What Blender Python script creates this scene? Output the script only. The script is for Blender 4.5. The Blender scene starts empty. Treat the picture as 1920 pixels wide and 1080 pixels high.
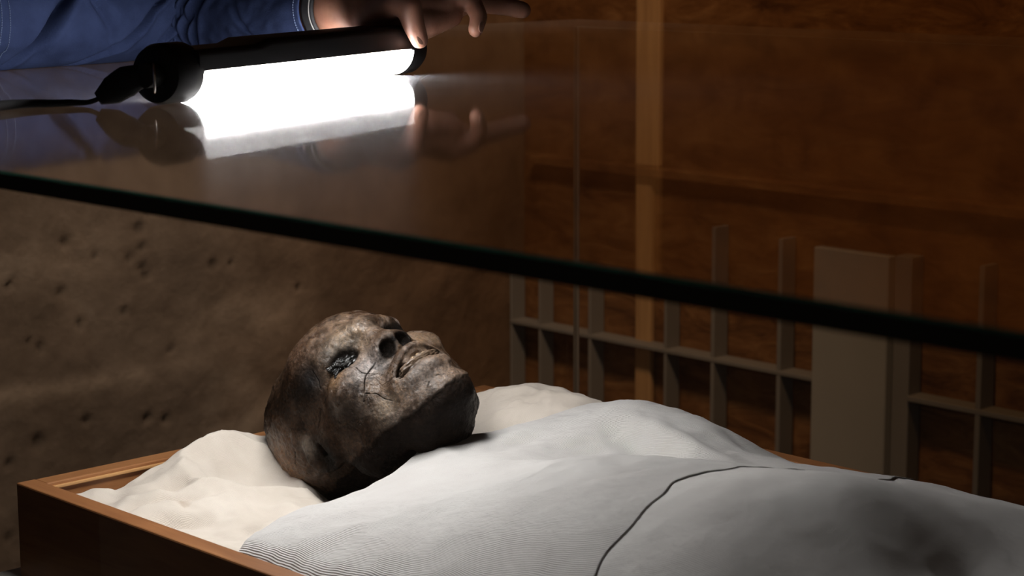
import bpy, bmesh, math, random
import numpy as np
from mathutils import Vector, Matrix, noise as mnoise

# ================================================================ camera, world, light, exposure
scene = bpy.context.scene
col = scene.collection
scene.view_settings.view_transform = 'Standard'
scene.view_settings.look = 'None'
scene.view_settings.exposure = 0.0
scene.view_settings.gamma = 1.0
scene.view_settings.use_curve_mapping = False
scene.cycles.transparent_max_bounces = 40
scene.cycles.max_bounces = 10
scene.cycles.diffuse_bounces = 4
scene.cycles.glossy_bounces = 5
scene.cycles.sample_clamp_indirect = 6.0
scene.cycles.caustics_reflective = True
scene.cycles.caustics_refractive = False

cam_data = bpy.data.cameras.new('camera')
cam = bpy.data.objects.new('camera', cam_data); col.objects.link(cam)
cam_data.sensor_width = 36.0
cam_data.lens = 73.125
cam_data.clip_start = 0.02
cam.matrix_world = Matrix(((0.6901447, -0.1216396, 0.7133751, 1.579584),
                           (0.7236583, 0.1219312, -0.6793022, -0.90288),
                           (-0.0043526, 0.9850566, 0.1721757, 0.48),
                           (0, 0, 0, 1)))
cam_data.dof.use_dof = True
cam_data.dof.focus_distance = 1.80
cam_data.dof.aperture_fstop = 13.0
scene.camera = cam

world = bpy.data.worlds.new('tomb_air'); scene.world = world
world.use_nodes = True
world.node_tree.nodes['Background'].inputs[0].default_value = (1.0, 0.78, 0.60, 1)
world.node_tree.nodes['Background'].inputs[1].default_value = 0.03

LAMP_STRENGTH = 64.0
H = 0.35                # top face of the glass case
FLOOR_Z = -0.88
CEIL_Z = 1.75

def fill_light(name, loc, aim, power, size, color, spread=110):
    d = bpy.data.lights.new(name, 'AREA'); d.energy = power; d.size = size; d.color = color
    d.shape = 'DISK'; d.spread = math.radians(spread)
    o = bpy.data.objects.new(name, d); col.objects.link(o)
    o.location = loc
    o.rotation_euler = (Vector(aim) - Vector(loc)).to_track_quat('-Z', 'Y').to_euler()
    return o
fill_light('unseen_fill', (-0.1, 0.9, 1.68), (-0.85, 1.94, -0.25), 3.3, 0.25, (1.0, 0.55, 0.22))  # added fill with no visible source, warms the ochre wall
fill_light('unseen_fill', (-0.35, 0.75, 1.68), (-1.38, 1.15, -0.15), 4.4, 0.25, (1.0, 0.80, 0.63), 70)  # second added fill, out of view, brightens the pitted rock wall

# ================================================================ helpers
def tag(o, label=None, cat=None, group=None, kind=None):
    if label: o['label'] = label
    if cat: o['category'] = cat
    if group: o['group'] = group
    if kind: o['kind'] = kind
    return o
def empty(name, loc=(0, 0, 0)):
    o = bpy.data.objects.new(name, None); o.location = loc; o.empty_display_size = 0.05
    col.objects.link(o); return o
def link_mesh(name, verts, faces, mat=None, parent=None, smooth=False):
    me = bpy.data.meshes.new(name)
    me.from_pydata([tuple(map(float, v)) for v in verts], [], [tuple(map(int, f)) for f in faces])
    me.update()
    return link_data(name, me, mat, parent, smooth)
def link_data(name, me, mat=None, parent=None, smooth=False):
    if smooth: me.polygons.foreach_set('use_smooth', [True]*len(me.polygons))
    o = bpy.data.objects.new(name, me); col.objects.link(o)
    if mat is not None:
        for m in (mat if isinstance(mat, (list, tuple)) else [mat]): me.materials.append(m)
    if parent is not None:
        o.parent = parent
        o.matrix_parent_inverse = Matrix.Translation(-Vector(parent.location))
    return o
def bm_obj(name, bm, mat=None, parent=None, smooth=False):
    me = bpy.data.meshes.new(name); bm.normal_update(); bm.to_mesh(me); bm.free()
    return link_data(name, me, mat, parent, smooth)
def box_bm(lo, hi, bevel=0.0, seg=2, bm=None):
    b = bmesh.new()
    r = bmesh.ops.create_cube(b, size=1.0)
    lo = Vector(lo); hi = Vector(hi)
    for v in b.verts:
        v.co = Vector([(lo[i] + hi[i])/2 + v.co[i]*(hi[i] - lo[i]) for i in range(3)])
    if bevel > 0:
        bmesh.ops.bevel(b, geom=list(b.edges), offset=bevel, segments=seg, affect='EDGES', profile=0.5)
    return b
def box(name, lo, hi, mat, parent=None, bevel=0.0, seg=2):
    return bm_obj(name, box_bm(lo, hi, bevel, seg), mat, parent)
def catmull(pts, n=8):
    q = np.array(pts, float); q = np.vstack([2*q[0] - q[1], q, 2*q[-1] - q[-2]]); o = []
    for i in range(1, len(q) - 2):
        a, b, c, d = q[i-1], q[i], q[i+1], q[i+2]
        for t in np.arange(n)/n:
            o.append(0.5*(2*b + (c - a)*t + (2*a - 5*b + 4*c - d)*t*t + (3*b - a - 3*c + d)*t**3))
    o.append(q[-2]); return np.array(o)
def frames(path):
    T = np.gradient(path, axis=0); T /= np.linalg.norm(T, axis=1)[:, None]
    up = np.array([0, 0, 1.0]); 
    if abs(T[0] @ up) > 0.95: up = np.array([1.0, 0, 0])
    n = up - (up @ T[0])*T[0]; n /= np.linalg.norm(n); N = [n]
    for i in range(1, len(path)):
        n = N[-1] - (N[-1] @ T[i])*T[i]; n /= np.linalg.norm(n); N.append(n)
    N = np.array(N); B = np.cross(T, N); return T, N, B
def sweep(path, prof, closed_ends=True):
    """path (n,3); prof: function (i) -> (m,2) outline points; returns verts, faces"""
    path = np.array(path, float); T, N, B = frames(path); V = []; F = []
    for i in range(len(path)):
        pr = np.array(prof(i)); m = len(pr)
        V.append(path[i] + pr[:, :1]*N[i] + pr[:, 1:]*B[i])
    V = np.vstack(V); n = len(path)
    for i in range(n - 1):
        for j in range(m):
            k = (j + 1) % m
            F.append((i*m + j, i*m + k, (i+1)*m + k, (i+1)*m + j))
    if closed_ends:
        F.append(tuple(range(m))[::-1]); F.append(tuple(range((n-1)*m, n*m)))
    return V, F
def tube(name, pts, r, mat, parent=None, seg=10, n=6, flat=1.0):
    path = catmull(pts, n); rr = np.interp(np.linspace(0, 1, len(path)), np.linspace(0, 1, len(np.atleast_1d(r))), np.atleast_1d(r))
    a = np.arange(seg)*2*math.pi/seg
    V, F = sweep(path, lambda i: np.stack([np.cos(a)*rr[i], np.sin(a)*rr[i]*flat], 1))
    return link_mesh(name, V, F, mat, parent, True)
_hash_rng = np.random.RandomState(5)
_PERM = _hash_rng.rand(64, 64, 64).astype(np.float32)
def vnoise(p):
    """value noise in 3-D for an (n,3) array, 0..1"""
    i = np.floor(p).astype(int); f = p - i; f = f*f*(3 - 2*f); i &= 63; j = (i + 1) & 63
    x0, y0, z0 = i.T; x1, y1, z1 = j.T; fx, fy, fz = f.T
    g = lambda a, b, c: _PERM[a, b, c]
    a = g(x0, y0, z0)*(1-fx) + g(x1, y0, z0)*fx; b = g(x0, y1, z0)*(1-fx) + g(x1, y1, z0)*fx
    c = g(x0, y0, z1)*(1-fx) + g(x1, y0, z1)*fx; d = g(x0, y1, z1)*(1-fx) + g(x1, y1, z1)*fx
    return (a*(1-fy) + b*fy)*(1-fz) + (c*(1-fy) + d*fy)*fz
def fbm(p, octaves=4):
    s = 0; a = 0.5; t = 0
    for k in range(octaves):
        s = s + a*vnoise(p*2.03**k + 7.3*k); t += a; a *= 0.5
    return s/t
def cells(p, spacing, seed, jitter=1.0):
    """F1, F2 of a jittered grid of feature points (Worley), for (n,3)"""
    q = p/spacing; i = np.floor(q).astype(int)
    f1 = np.full(len(p), 9.0); f2 = np.full(len(p), 9.0)
    rs = np.random.RandomState(seed); tab = rs.rand(32, 32, 32, 3)
    for dx in (-1, 0, 1):
        for dy in (-1, 0, 1):
            for dz in (-1, 0, 1):
                c = i + np.array([dx, dy, dz]); k = c & 31
                fp = c + tab[k[:, 0], k[:, 1], k[:, 2]]
                d = np.linalg.norm(q - fp, axis=1)
                n1 = np.minimum(f1, d); f2 = np.minimum(f2, np.maximum(f1, d)); f1 = n1
    return f1, f2
def tps(ctrl):
    """thin-plate surface z(x, y) through control points"""
    c = np.array(ctrl, float); n = len(c)
    def U(r2): return np.where(r2 > 1e-12, r2*np.log(r2 + 1e-12), 0)
    d = ((c[:, None, :2] - c[None, :, :2])**2).sum(2)
    A = np.zeros((n+3, n+3)); A[:n, :n] = U(d) + 1e-4*np.eye(n); A[:n, n] = 1; A[:n, n+1:] = c[:, :2]; A[n:, :n] = A[:n, n:].T
    w = np.linalg.solve(A, np.concatenate([c[:, 2], [0, 0, 0]]))
    def ev(x, y):
        sh = np.shape(x); P = np.stack([np.ravel(x), np.ravel(y)], 1); out = np.zeros(len(P))
        for s in range(0, len(P), 20000):
            q = P[s:s+20000]; d = ((q[:, None] - c[None, :, :2])**2).sum(2)
            out[s:s+20000] = U(d) @ w[:n] + w[n] + q @ w[n+1:]
        return out.reshape(sh)
    return ev
def grid_faces(n, m):
    i, j = np.meshgrid(np.arange(n-1), np.arange(m-1), indexing='ij'); a = (i*m + j).ravel()
    return np.stack([a, a+m, a+m+1, a+1], 1)
def fast_mesh(name, V, F):
    me = bpy.data.meshes.new(name); V = np.asarray(V, np.float32); F = np.asarray(F, np.int32)
    me.vertices.add(len(V)); me.vertices.foreach_set('co', V.ravel())
    k = F.shape[1]; me.loops.add(F.size); me.loops.foreach_set('vertex_index', F.ravel())
    me.polygons.add(len(F)); me.polygons.foreach_set('loop_start', np.arange(len(F), dtype=np.int32)*k)
    me.update(calc_edges=True); me.validate(); return me

# ---- materials
class NT:
    def __init__(s, name):
        s.m = bpy.data.materials.new(name); s.m.use_nodes = True; s.t = s.m.node_tree
        s.b = s.t.nodes['Principled BSDF']; s.out = s.t.nodes['Material Output']
    def n(s, typ, **kw):
        x = s.t.nodes.new(typ)
        for k, v in kw.items():
            if k.startswith('i_'): x.inputs[k[2:].replace('_', ' ')].default_value = v
            else: setattr(x, k, v)
        return x
    def l(s, a, b): s.t.links.new(a, b)
    def coords(s): return s.n('ShaderNodeTexCoord').outputs['Object']
    def ramp(s, src, stops):
        r = s.n('ShaderNodeValToRGB'); e = r.color_ramp.elements
        while len(e) < len(stops): e.new(0.5)
        for x, (p, c) in zip(e, stops): x.position = p; x.color = (*c, 1) if len(c) == 3 else c
        s.l(src, r.inputs[0]); return r.outputs[0]
    def noise(s, scale, detail=6, rough=0.6, vec=None, dist=0.0):
        x = s.n('ShaderNodeTexNoise'); x.inputs['Scale'].default_value = scale; x.inputs['Detail'].default_value = detail
        x.inputs['Roughness'].default_value = rough; x.inputs['Distortion'].default_value = dist
        s.l(vec if vec is not None else s.coords(), x.inputs['Vector']); return x.outputs[0]
    def bump(s, src, strength, dist, prev=None):
        x = s.n('ShaderNodeBump'); x.inputs['Strength'].default_value = strength; x.inputs['Distance'].default_value = dist
        s.l(src, x.inputs['Height'])
        if prev is not None: s.l(prev, x.inputs['Normal'])
        return x.outputs[0]
    def scaled(s, v):
        m = s.n('ShaderNodeMapping'); m.inputs['Scale'].default_value = v; s.l(s.coords(), m.inputs['Vector']); return m.outputs[0]
def mat_plain(name, rgb, rough=0.6, metal=0.0, spec=0.5, var=0.0, scale=30):
    k = NT(name); k.b.inputs['Roughness'].default_value = rough; k.b.inputs['Metallic'].default_value = metal
    k.b.inputs['Specular IOR Level'].default_value = spec
    a = tuple(c*(1 - var) for c in rgb); b = tuple(min(1, c*(1 + var)) for c in rgb)
    k.l(k.ramp(k.noise(scale), [(0.3, a), (0.7, b)]), k.b.inputs['Base Color'])
    return k.m
def mat_wood(name, dark, light, rough=0.45, stretch=(3, 60, 60)):
    k = NT(name); v = k.scaled(stretch)
    n = k.noise(1.0, 8, 0.65, v, 1.2)
    k.l(k.ramp(n, [(0.3, dark), (0.7, light)]), k.b.inputs['Base Color'])
    k.b.inputs['Roughness'].default_value = rough
    k.l(k.bump(n, 0.15, 0.001), k.b.inputs['Normal']); return k.m
def mat_linen(name, c0, c1, thread=110.0, bump=0.9, stains=None):
    k = NT(name); xyz = k.coords()
    warp = k.noise(9.0, 3, 0.5)
    add = k.n('ShaderNodeVectorMath', operation='MULTIPLY_ADD'); 
    k.l(warp, add.inputs[0]); add.inputs[1].default_value = (0.006, 0.006, 0.0); k.l(xyz, add.inputs[2])
    w = []
    for d in ('X', 'Y'):
        t = k.n('ShaderNodeTexWave', wave_type='BANDS', bands_direction=d, wave_profile='SIN')
        t.inputs['Scale'].default_value = thread; t.inputs['Distortion'].default_value = 0.0
        t.inputs['Detail'].default_value = 2; t.inputs['Detail Scale'].default_value = 1.5
        k.l(add.outputs[0], t.inputs['Vector']); w.append(t.outputs['Fac'])
    mul = k.n('ShaderNodeMath', operation='MULTIPLY'); k.l(w[0], mul.inputs[0]); k.l(w[1], mul.inputs[1])
    mx = k.n('ShaderNodeMath', operation='MAXIMUM'); k.l(w[0], mx.inputs[0]); k.l(w[1], mx.inputs[1])
    av = k.n('ShaderNodeMath', operation='ADD'); k.l(mul.outputs[0], av.inputs[0]); k.l(mx.outputs[0], av.inputs[1])
    base = k.ramp(k.noise(14.0, 5, 0.6), [(0.3, c0), (0.7, c1)])
    if stains:
        s = k.ramp(k.noise(stains[0], 4, 0.6), [(stains[1], (1, 1, 1)), (stains[1] + 0.1, stains[2])])
        m = k.n('ShaderNodeMix', data_type='RGBA', blend_type='MULTIPLY'); m.inputs[0].default_value = 1.0
        k.l(base, m.inputs[6]); k.l(s, m.inputs[7]); base = m.outputs[2]
    gap = k.ramp(av.outputs[0], [(0.15, (0.84, 0.83, 0.82)), (0.8, (1, 1, 1))])
    m = k.n('ShaderNodeMix', data_type='RGBA', blend_type='MULTIPLY'); m.inputs[0].default_value = 1.0
    k.l(base, m.inputs[6]); k.l(gap, m.inputs[7]); k.l(m.outputs[2], k.b.inputs['Base Color'])
    k.b.inputs['Roughness'].default_value = 0.95; k.b.inputs['Specular IOR Level'].default_value = 0.1
    k.b.inputs['Sheen Weight'].default_value = 0.05
    nb = k.bump(av.outputs[0], bump, 0.0012)
    k.l(k.bump(k.noise(60, 4, 0.6), 0.3, 0.002, k.bump(k.noise(16, 5, 0.55), 0.35, 0.012, nb)), k.b.inputs['Normal']); return k.m
def mat_glass(name, reflect=1.0, dust=0.0, tint=(0.99, 0.995, 0.99), rough=0.0):
    """clear sheet: see-through, mirror by Schlick's law on |cos|, with a veil of dust"""
    k = NT(name); k.t.nodes.remove(k.b)
    geo = k.n('ShaderNodeNewGeometry')
    dot = k.n('ShaderNodeVectorMath', operation='DOT_PRODUCT'); k.l(geo.outputs['Incoming'], dot.inputs[0]); k.l(geo.outputs['Normal'], dot.inputs[1])
    ab = k.n('ShaderNodeMath', operation='ABSOLUTE'); k.l(dot.outputs['Value'], ab.inputs[0])
    om = k.n('ShaderNodeMath', operation='SUBTRACT'); om.inputs[0].default_value = 1.0; k.l(ab.outputs[0], om.inputs[1])
    pw = k.n('ShaderNodeMath', operation='POWER'); k.l(om.outputs[0], pw.inputs[0]); pw.inputs[1].default_value = 5.0
    ma = k.n('ShaderNodeMath', operation='MULTIPLY_ADD'); k.l(pw.outputs[0], ma.inputs[0]); ma.inputs[1].default_value = 0.96*reflect; ma.inputs[2].default_value = 0.04*reflect
    tr = k.n('ShaderNodeBsdfTransparent'); tr.inputs[0].default_value = (*tint, 1)
    gl = k.n('ShaderNodeBsdfGlossy'); gl.inputs['Roughness'].default_value = rough; gl.inputs['Color'].default_value = (1, 1, 1, 1)
    mix = k.n('ShaderNodeMixShader'); k.l(ma.outputs[0], mix.inputs[0]); k.l(tr.outputs[0], mix.inputs[1]); k.l(gl.outputs[0], mix.inputs[2])
    res = mix.outputs[0]
    if dust > 0:
        df = k.n('ShaderNodeBsdfDiffuse'); df.inputs[0].default_value = (0.80, 0.80, 0.82, 1)
        nz = k.n('ShaderNodeMapRange'); k.l(k.noise(7.0, 8, 0.7), nz.inputs[0]); nz.inputs[1].default_value = 0.3; nz.inputs[2].default_value = 0.75
        nz.inputs[3].default_value = dust*0.6; nz.inputs[4].default_value = dust*1.3
        m2 = k.n('ShaderNodeMixShader'); k.l(nz.outputs[0], m2.inputs[0]); k.l(res, m2.inputs[1])
        rg = k.n('ShaderNodeBsdfGlossy'); rg.inputs['Roughness'].default_value = 0.38; rg.inputs['Color'].default_value = (0.85, 0.85, 0.88, 1)
        dm = k.n('ShaderNodeMixShader'); dm.inputs[0].default_value = 0.55; k.l(df.outputs[0], dm.inputs[1]); k.l(rg.outputs[0], dm.inputs[2])
        k.l(dm.outputs[0], m2.inputs[2]); res = m2.outputs[0]
    k.l(res, k.out.inputs['Surface']); return k.m

def capsule_mesh(pairs, voxel, smooth_iter=4, name='body'):
    """tapered capsules [(a, b, ra, rb)] fused into one closed surface"""
    bm = bmesh.new()
    for a, b, ra, rb in pairs:
        a = np.array(a, float); b = np.array(b, float); L = np.linalg.norm(b - a)
        if L < 1e-6: b = a + np.array([0, 0, 1e-4]); L = 1e-4
        t = (b - a)/L; up = np.array([0, 0, 1.0]) if abs(t[2]) < 0.9 else np.array([1.0, 0, 0])
        n = np.cross(t, up); n /= np.linalg.norm(n); q = np.cross(t, n); seg = 20; rings = []
        st = [(-math.cos(x)*ra, math.sin(x)*ra) for x in np.linspace(0.12, math.pi/2, 6)] + [(L + math.sin(x)*rb, math.cos(x)*rb) for x in np.linspace(0, math.pi/2 - 0.12, 6)]
        for (s, r) in st:
            rings.append([bm.verts.new(Vector(a + t*s + r*(math.cos(k*2*math.pi/seg)*n + math.sin(k*2*math.pi/seg)*q))) for k in range(seg)])
        for i in range(len(rings) - 1):
            for j in range(seg):
                k = (j + 1) % seg; bm.faces.new((rings[i][j], rings[i][k], rings[i+1][k], rings[i+1][j]))
        bm.faces.new(rings[0][::-1]); bm.faces.new(rings[-1])
    bmesh.ops.recalc_face_normals(bm, faces=bm.faces)
    me = bpy.data.meshes.new(name + '_raw'); bm.to_mesh(me); bm.free()
    o = bpy.data.objects.new(name + '_raw', me); col.objects.link(o)
    r = o.modifiers.new('fuse', 'REMESH'); r.mode = 'VOXEL'; r.voxel_size = voxel
    s = o.modifiers.new('soften', 'SMOOTH'); s.factor = 0.5; s.iterations = smooth_iter
    dg = bpy.context.evaluated_depsgraph_get(); dg.update()
    out = bpy.data.meshes.new_from_object(o.evaluated_get(dg)); out.name = name
    bpy.data.objects.remove(o); bpy.data.meshes.remove(me)
    return out

# ================================================================ materials
k = NT('tomb_rock')
n1 = k.noise(2.2, 10, 0.65, None, 0.4); n2 = k.noise(18.0, 8, 0.7)
c1 = k.ramp(n1, [(0.30, (0.140, 0.104, 0.078)), (0.55, (0.210, 0.162, 0.125)), (0.74, (0.35, 0.295, 0.24))])
c2 = k.ramp(n2, [(0.3, (0.72, 0.70, 0.68)), (0.65, (1, 1, 1))])
m = k.n('ShaderNodeMix', data_type='RGBA', blend_type='MULTIPLY'); m.inputs[0].default_value = 1.0
k.l(c1, m.inputs[6]); k.l(c2, m.inputs[7])
a = k.n('ShaderNodeAttribute'); a.attribute_name = 'tint'
m2 = k.n('ShaderNodeMix', data_type='RGBA', blend_type='MULTIPLY'); m2.inputs[0].default_value = 1.0
k.l(m.outputs[2], m2.inputs[6]); k.l(a.outputs['Color'], m2.inputs[7]); k.l(m2.outputs[2], k.b.inputs['Base Color'])
k.b.inputs['Roughness'].default_value = 0.95; k.b.inputs['Specular IOR Level'].default_value = 0.1
k.l(k.bump(n2, 0.5, 0.01), k.b.inputs['Normal']); M_ROCK = k.m

k = NT('ochre_wall')
v = k.scaled((3.0, 3.0, 9.0)); n1 = k.noise(2.4, 10, 0.7, v, 0.9)
k.l(k.ramp(n1, [(0.30, (0.070, 0.026, 0.009)), (0.50, (0.200, 0.085, 0.028)), (0.72, (0.34, 0.17, 0.065))]), k.b.inputs['Base Color'])
k.b.inputs['Roughness'].default_value = 0.9; k.b.inputs['Specular IOR Level'].default_value = 0.15
k.l(k.bump(n1, 0.6, 0.01), k.b.inputs['Normal']); M_OCHRE = k.m

M_FLOOR = mat_plain('stone_floor', (0.17, 0.13, 0.10), 0.8, var=0.25, scale=6)
M_CEIL = mat_plain('rock_ceiling', (0.14, 0.10, 0.075), 0.95, var=0.25, scale=4)
M_GREY = mat_plain('grey_laminate', (0.205, 0.18, 0.155), 0.55, var=0.06, scale=8)
M_PANEL = mat_plain('grey_panel_paint', (0.34, 0.315, 0.275), 0.35, var=0.05, scale=5)
M_POST = mat_wood('pale_timber', (0.36, 0.19, 0.075), (0.54, 0.31, 0.13), 0.6, (40, 40, 2))
M_TRAY = mat_wood('tray_wood', (0.20, 0.075, 0.026), (0.34, 0.145, 0.055), 0.42, (6, 60, 60))
M_TRAYEND = mat_wood('tray_end_wood', (0.22, 0.085, 0.03), (0.38, 0.17, 0.065), 0.42, (60, 6, 60))
M_PEDESTAL = mat_plain('pedestal_paint', (0.40, 0.37, 0.33), 0.7, var=0.06, scale=10)
M_BASE = mat_plain('case_base_paint', (0.05, 0.04, 0.034), 0.6, var=0.1, scale=10)
M_LINEN = mat_linen('bleached_linen', (0.76, 0.725, 0.71), (0.83, 0.805, 0.79), 225.0, 0.70)
M_LINEN2 = mat_linen('upper_linen', (0.74, 0.705, 0.69), (0.81, 0.785, 0.77), 240.0, 0.40)
M_BED = mat_linen('unbleached_linen', (0.62, 0.545, 0.475), (0.74, 0.665, 0.595), 320.0, 0.35, (17.0, 0.66, (0.72, 0.66, 0.60)))
M_GLASS_TOP = mat_glass('glass_sheet_top', 1.0, 0.055, rough=0.05)
M_GLASS_UNDER = mat_glass('glass_sheet_underside', 0.05, 0.0)
M_GLASS_SIDE = mat_glass('glass_sheet_side', 0.7, 0.0)
M_EDGE = mat_plain('glass_cut_edge', (0.006, 0.007, 0.005), 0.35, spec=0.3)
k = NT('glass_arris'); k.t.nodes.remove(k.b); tl = k.n('ShaderNodeBsdfTranslucent'); tl.inputs[0].default_value = (0.06, 0.24, 0.19, 1)
gl = k.n('ShaderNodeBsdfGlossy'); gl.inputs['Roughness'].default_value = 0.15; mx = k.n('ShaderNodeMixShader'); mx.inputs[0].default_value = 0.06
k.l(tl.outputs[0], mx.inputs[1]); k.l(gl.outputs[0], mx.inputs[2]); k.l(mx.outputs[0], k.out.inputs['Surface']); M_ARRIS = k.m
M_SEAM = mat_plain('glass_corner_seam', (0.32, 0.25, 0.19), 0.4)
M_BLACK = mat_plain('black_plastic', (0.010, 0.010, 0.011), 0.52, spec=0.3)
M_RUBBER = mat_plain('black_rubber', (0.008, 0.008, 0.008), 0.6)
M_STEEL = mat_plain('polished_steel', (0.75, 0.74, 0.72), 0.2, metal=1.0)
M_STRAP = mat_plain('black_webbing', (0.010, 0.010, 0.012), 0.85)
k = NT('lit_diffuser'); k.b.inputs['Base Color'].default_value = (0.9, 0.9, 0.9, 1)
k.b.inputs['Emission Color'].default_value = (1.0, 0.975, 0.965, 1); k.b.inputs['Emission Strength'].default_value = LAMP_STRENGTH
M_DIFFUSER = k.m
k = NT('blue_cotton'); vv = k.coords()
k.l(k.ramp(k.noise(38, 6, 0.65), [(0.3, (0.013, 0.0205, 0.056)), (0.7, (0.021, 0.032, 0.080))]), k.b.inputs['Base Color'])
k.b.inputs['Roughness'].default_value = 0.9; k.b.inputs['Specular IOR Level'].default_value = 0.15
k.l(k.bump(k.noise(700, 2, 0.5), 0.35, 0.001), k.b.inputs['Normal']); M_SHIRT = k.m
M_STITCH = mat_plain('blue_thread', (0.09, 0.12, 0.20), 0.8)
M_TROUSER = mat_plain('charcoal_cotton', (0.03, 0.03, 0.034), 0.9, var=0.15, scale=200)
M_SHOE = mat_plain('black_leather', (0.012, 0.011, 0.010), 0.45)
M_HAIR = mat_plain('black_hair', (0.010, 0.008, 0.007), 0.5)
k = NT('skin'); n1 = k.noise(55, 5, 0.6)
k.l(k.ramp(n1, [(0.3, (0.24, 0.108, 0.070)), (0.7, (0.32, 0.157, 0.105))]), k.b.inputs['Base Color'])
k.b.inputs['Roughness'].default_value = 0.5; k.b.inputs['Subsurface Weight'].default_value = 0.15
k.b.inputs['Subsurface Radius'].default_value = (0.008, 0.003, 0.0015)
k.l(k.bump(k.noise(420, 4, 0.6), 0.25, 0.0006), k.b.inputs['Normal']); M_SKIN = k.m
M_NAIL = mat_plain('finger_nail', (0.27, 0.145, 0.105), 0.35)
M_STITCH_PALE = mat_plain('pale_thread', (0.16, 0.155, 0.15), 0.7)

# ================================================================ the room
def rock_sheet(name, origin, du, dv, nu, nv, normal, amp, mat, pits=(), tint=None, seed=0.0):
    u = np.linspace(0, 1, nu); v = np.linspace(0, 1, nv); U, V = np.meshgrid(u, v, indexing='ij')
    P = np.array(origin, float) + U.reshape(-1, 1)*np.array(du, float) + V.reshape(-1, 1)*np.array(dv, float)
    d = (fbm(P*2.2 + seed, 4) - 0.5)*amp + (fbm(P*9 + seed, 4) - 0.5)*amp*0.35
    t = np.ones((len(P), 4), np.float32)
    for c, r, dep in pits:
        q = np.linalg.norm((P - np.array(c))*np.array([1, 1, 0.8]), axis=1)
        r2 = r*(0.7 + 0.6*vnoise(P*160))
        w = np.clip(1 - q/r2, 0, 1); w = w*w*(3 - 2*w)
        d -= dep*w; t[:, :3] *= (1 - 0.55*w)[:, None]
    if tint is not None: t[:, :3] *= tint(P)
    Q = P + d[:, None]*np.array(normal, float)
    me = fast_mesh(name, Q, grid_faces(nu, nv))
    at = me.color_attributes.new('tint', 'FLOAT_COLOR', 'POINT'); at.data.foreach_set('color', t.ravel())
    return tag(link_data(name, me, mat, None, True), kind='structure')

LEFT_X, BACK_Y = -1.38, 1.945
PITS = [(0.924, -0.173, .011), (0.901, -0.033, .010), (0.892, -0.115, .010), (1.006, -0.161, .009), (1.043, -0.024, .013), (1.046, -0.055, .009),
        (0.849, -0.202, .011), (1.061, 0.003, .009), (1.377, -0.166, .009), (1.100, -0.241, .008), (1.189, -0.102, .012), (1.225, -0.104, .008),
        (0.958, -0.062, .008), (0.830, -0.189, .007), (1.046, -0.090, .010), (0.837, -0.360, .017), (0.930, -0.340, .009), (1.051, -0.356, .013),
        (1.089, -0.365, .010), (0.781, -0.386, .011), (0.776, -0.512, .009), (1.051, -0.106, .011), (1.020, -0.073, .009), (0.796, -0.091, .010)]
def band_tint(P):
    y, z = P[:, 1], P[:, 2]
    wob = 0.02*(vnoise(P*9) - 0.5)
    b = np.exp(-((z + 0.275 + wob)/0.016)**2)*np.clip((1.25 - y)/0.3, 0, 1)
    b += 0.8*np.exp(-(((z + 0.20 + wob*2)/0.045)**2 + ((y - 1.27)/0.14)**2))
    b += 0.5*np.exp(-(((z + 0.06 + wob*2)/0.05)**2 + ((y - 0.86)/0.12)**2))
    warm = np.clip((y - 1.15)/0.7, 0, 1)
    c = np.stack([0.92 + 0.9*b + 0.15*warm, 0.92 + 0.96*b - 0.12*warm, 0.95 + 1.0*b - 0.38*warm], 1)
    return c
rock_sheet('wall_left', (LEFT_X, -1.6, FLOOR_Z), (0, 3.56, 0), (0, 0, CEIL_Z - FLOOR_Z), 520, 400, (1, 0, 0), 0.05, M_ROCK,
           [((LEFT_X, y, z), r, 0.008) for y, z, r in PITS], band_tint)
rock_sheet('wall_back', (LEFT_X - 0.03, BACK_Y, FLOOR_Z), (4.6, 0, 0), (0, 0, CEIL_Z - FLOOR_Z), 300, 170, (0, -1, 0), 0.02, M_OCHRE)
tag(box('floor', (LEFT_X - 0.1, -1.9, FLOOR_Z - 0.1), (3.3, BACK_Y + 0.1, FLOOR_Z), M_FLOOR), kind='structure')
tag(box('ceiling', (LEFT_X - 0.1, -1.9, CEIL_Z), (3.3, BACK_Y + 0.1, CEIL_Z + 0.1), M_CEIL), kind='structure')
tag(box('trim_1', (-1.33, BACK_Y - 0.030, 0.018), (3.2, BACK_Y + 0.02, 0.036), M_OCHRE, None, 0.003), kind='structure')

# added housings, out of view, for the two wall fills (their light is the fill_light pair above)
for cx_, cy_, lab in ((-0.1, 0.9, 'added unseen fill lamp aimed at the ochre wall'), (-0.35, 0.75, 'added unseen fill lamp aimed at the pitted rock wall')):
    lampc = empty('added_fill_lamp', (cx_, cy_, CEIL_Z)); tag(lampc, lab, 'lamp')
    bm = bmesh.new(); bmesh.ops.create_cone(bm, cap_ends=True, segments=40, radius1=0.10, radius2=0.12, depth=0.05, matrix=Matrix.Translation((cx_, cy_, CEIL_Z - 0.025)))
    bm_obj('added_housing', bm, M_BLACK, lampc)

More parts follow.
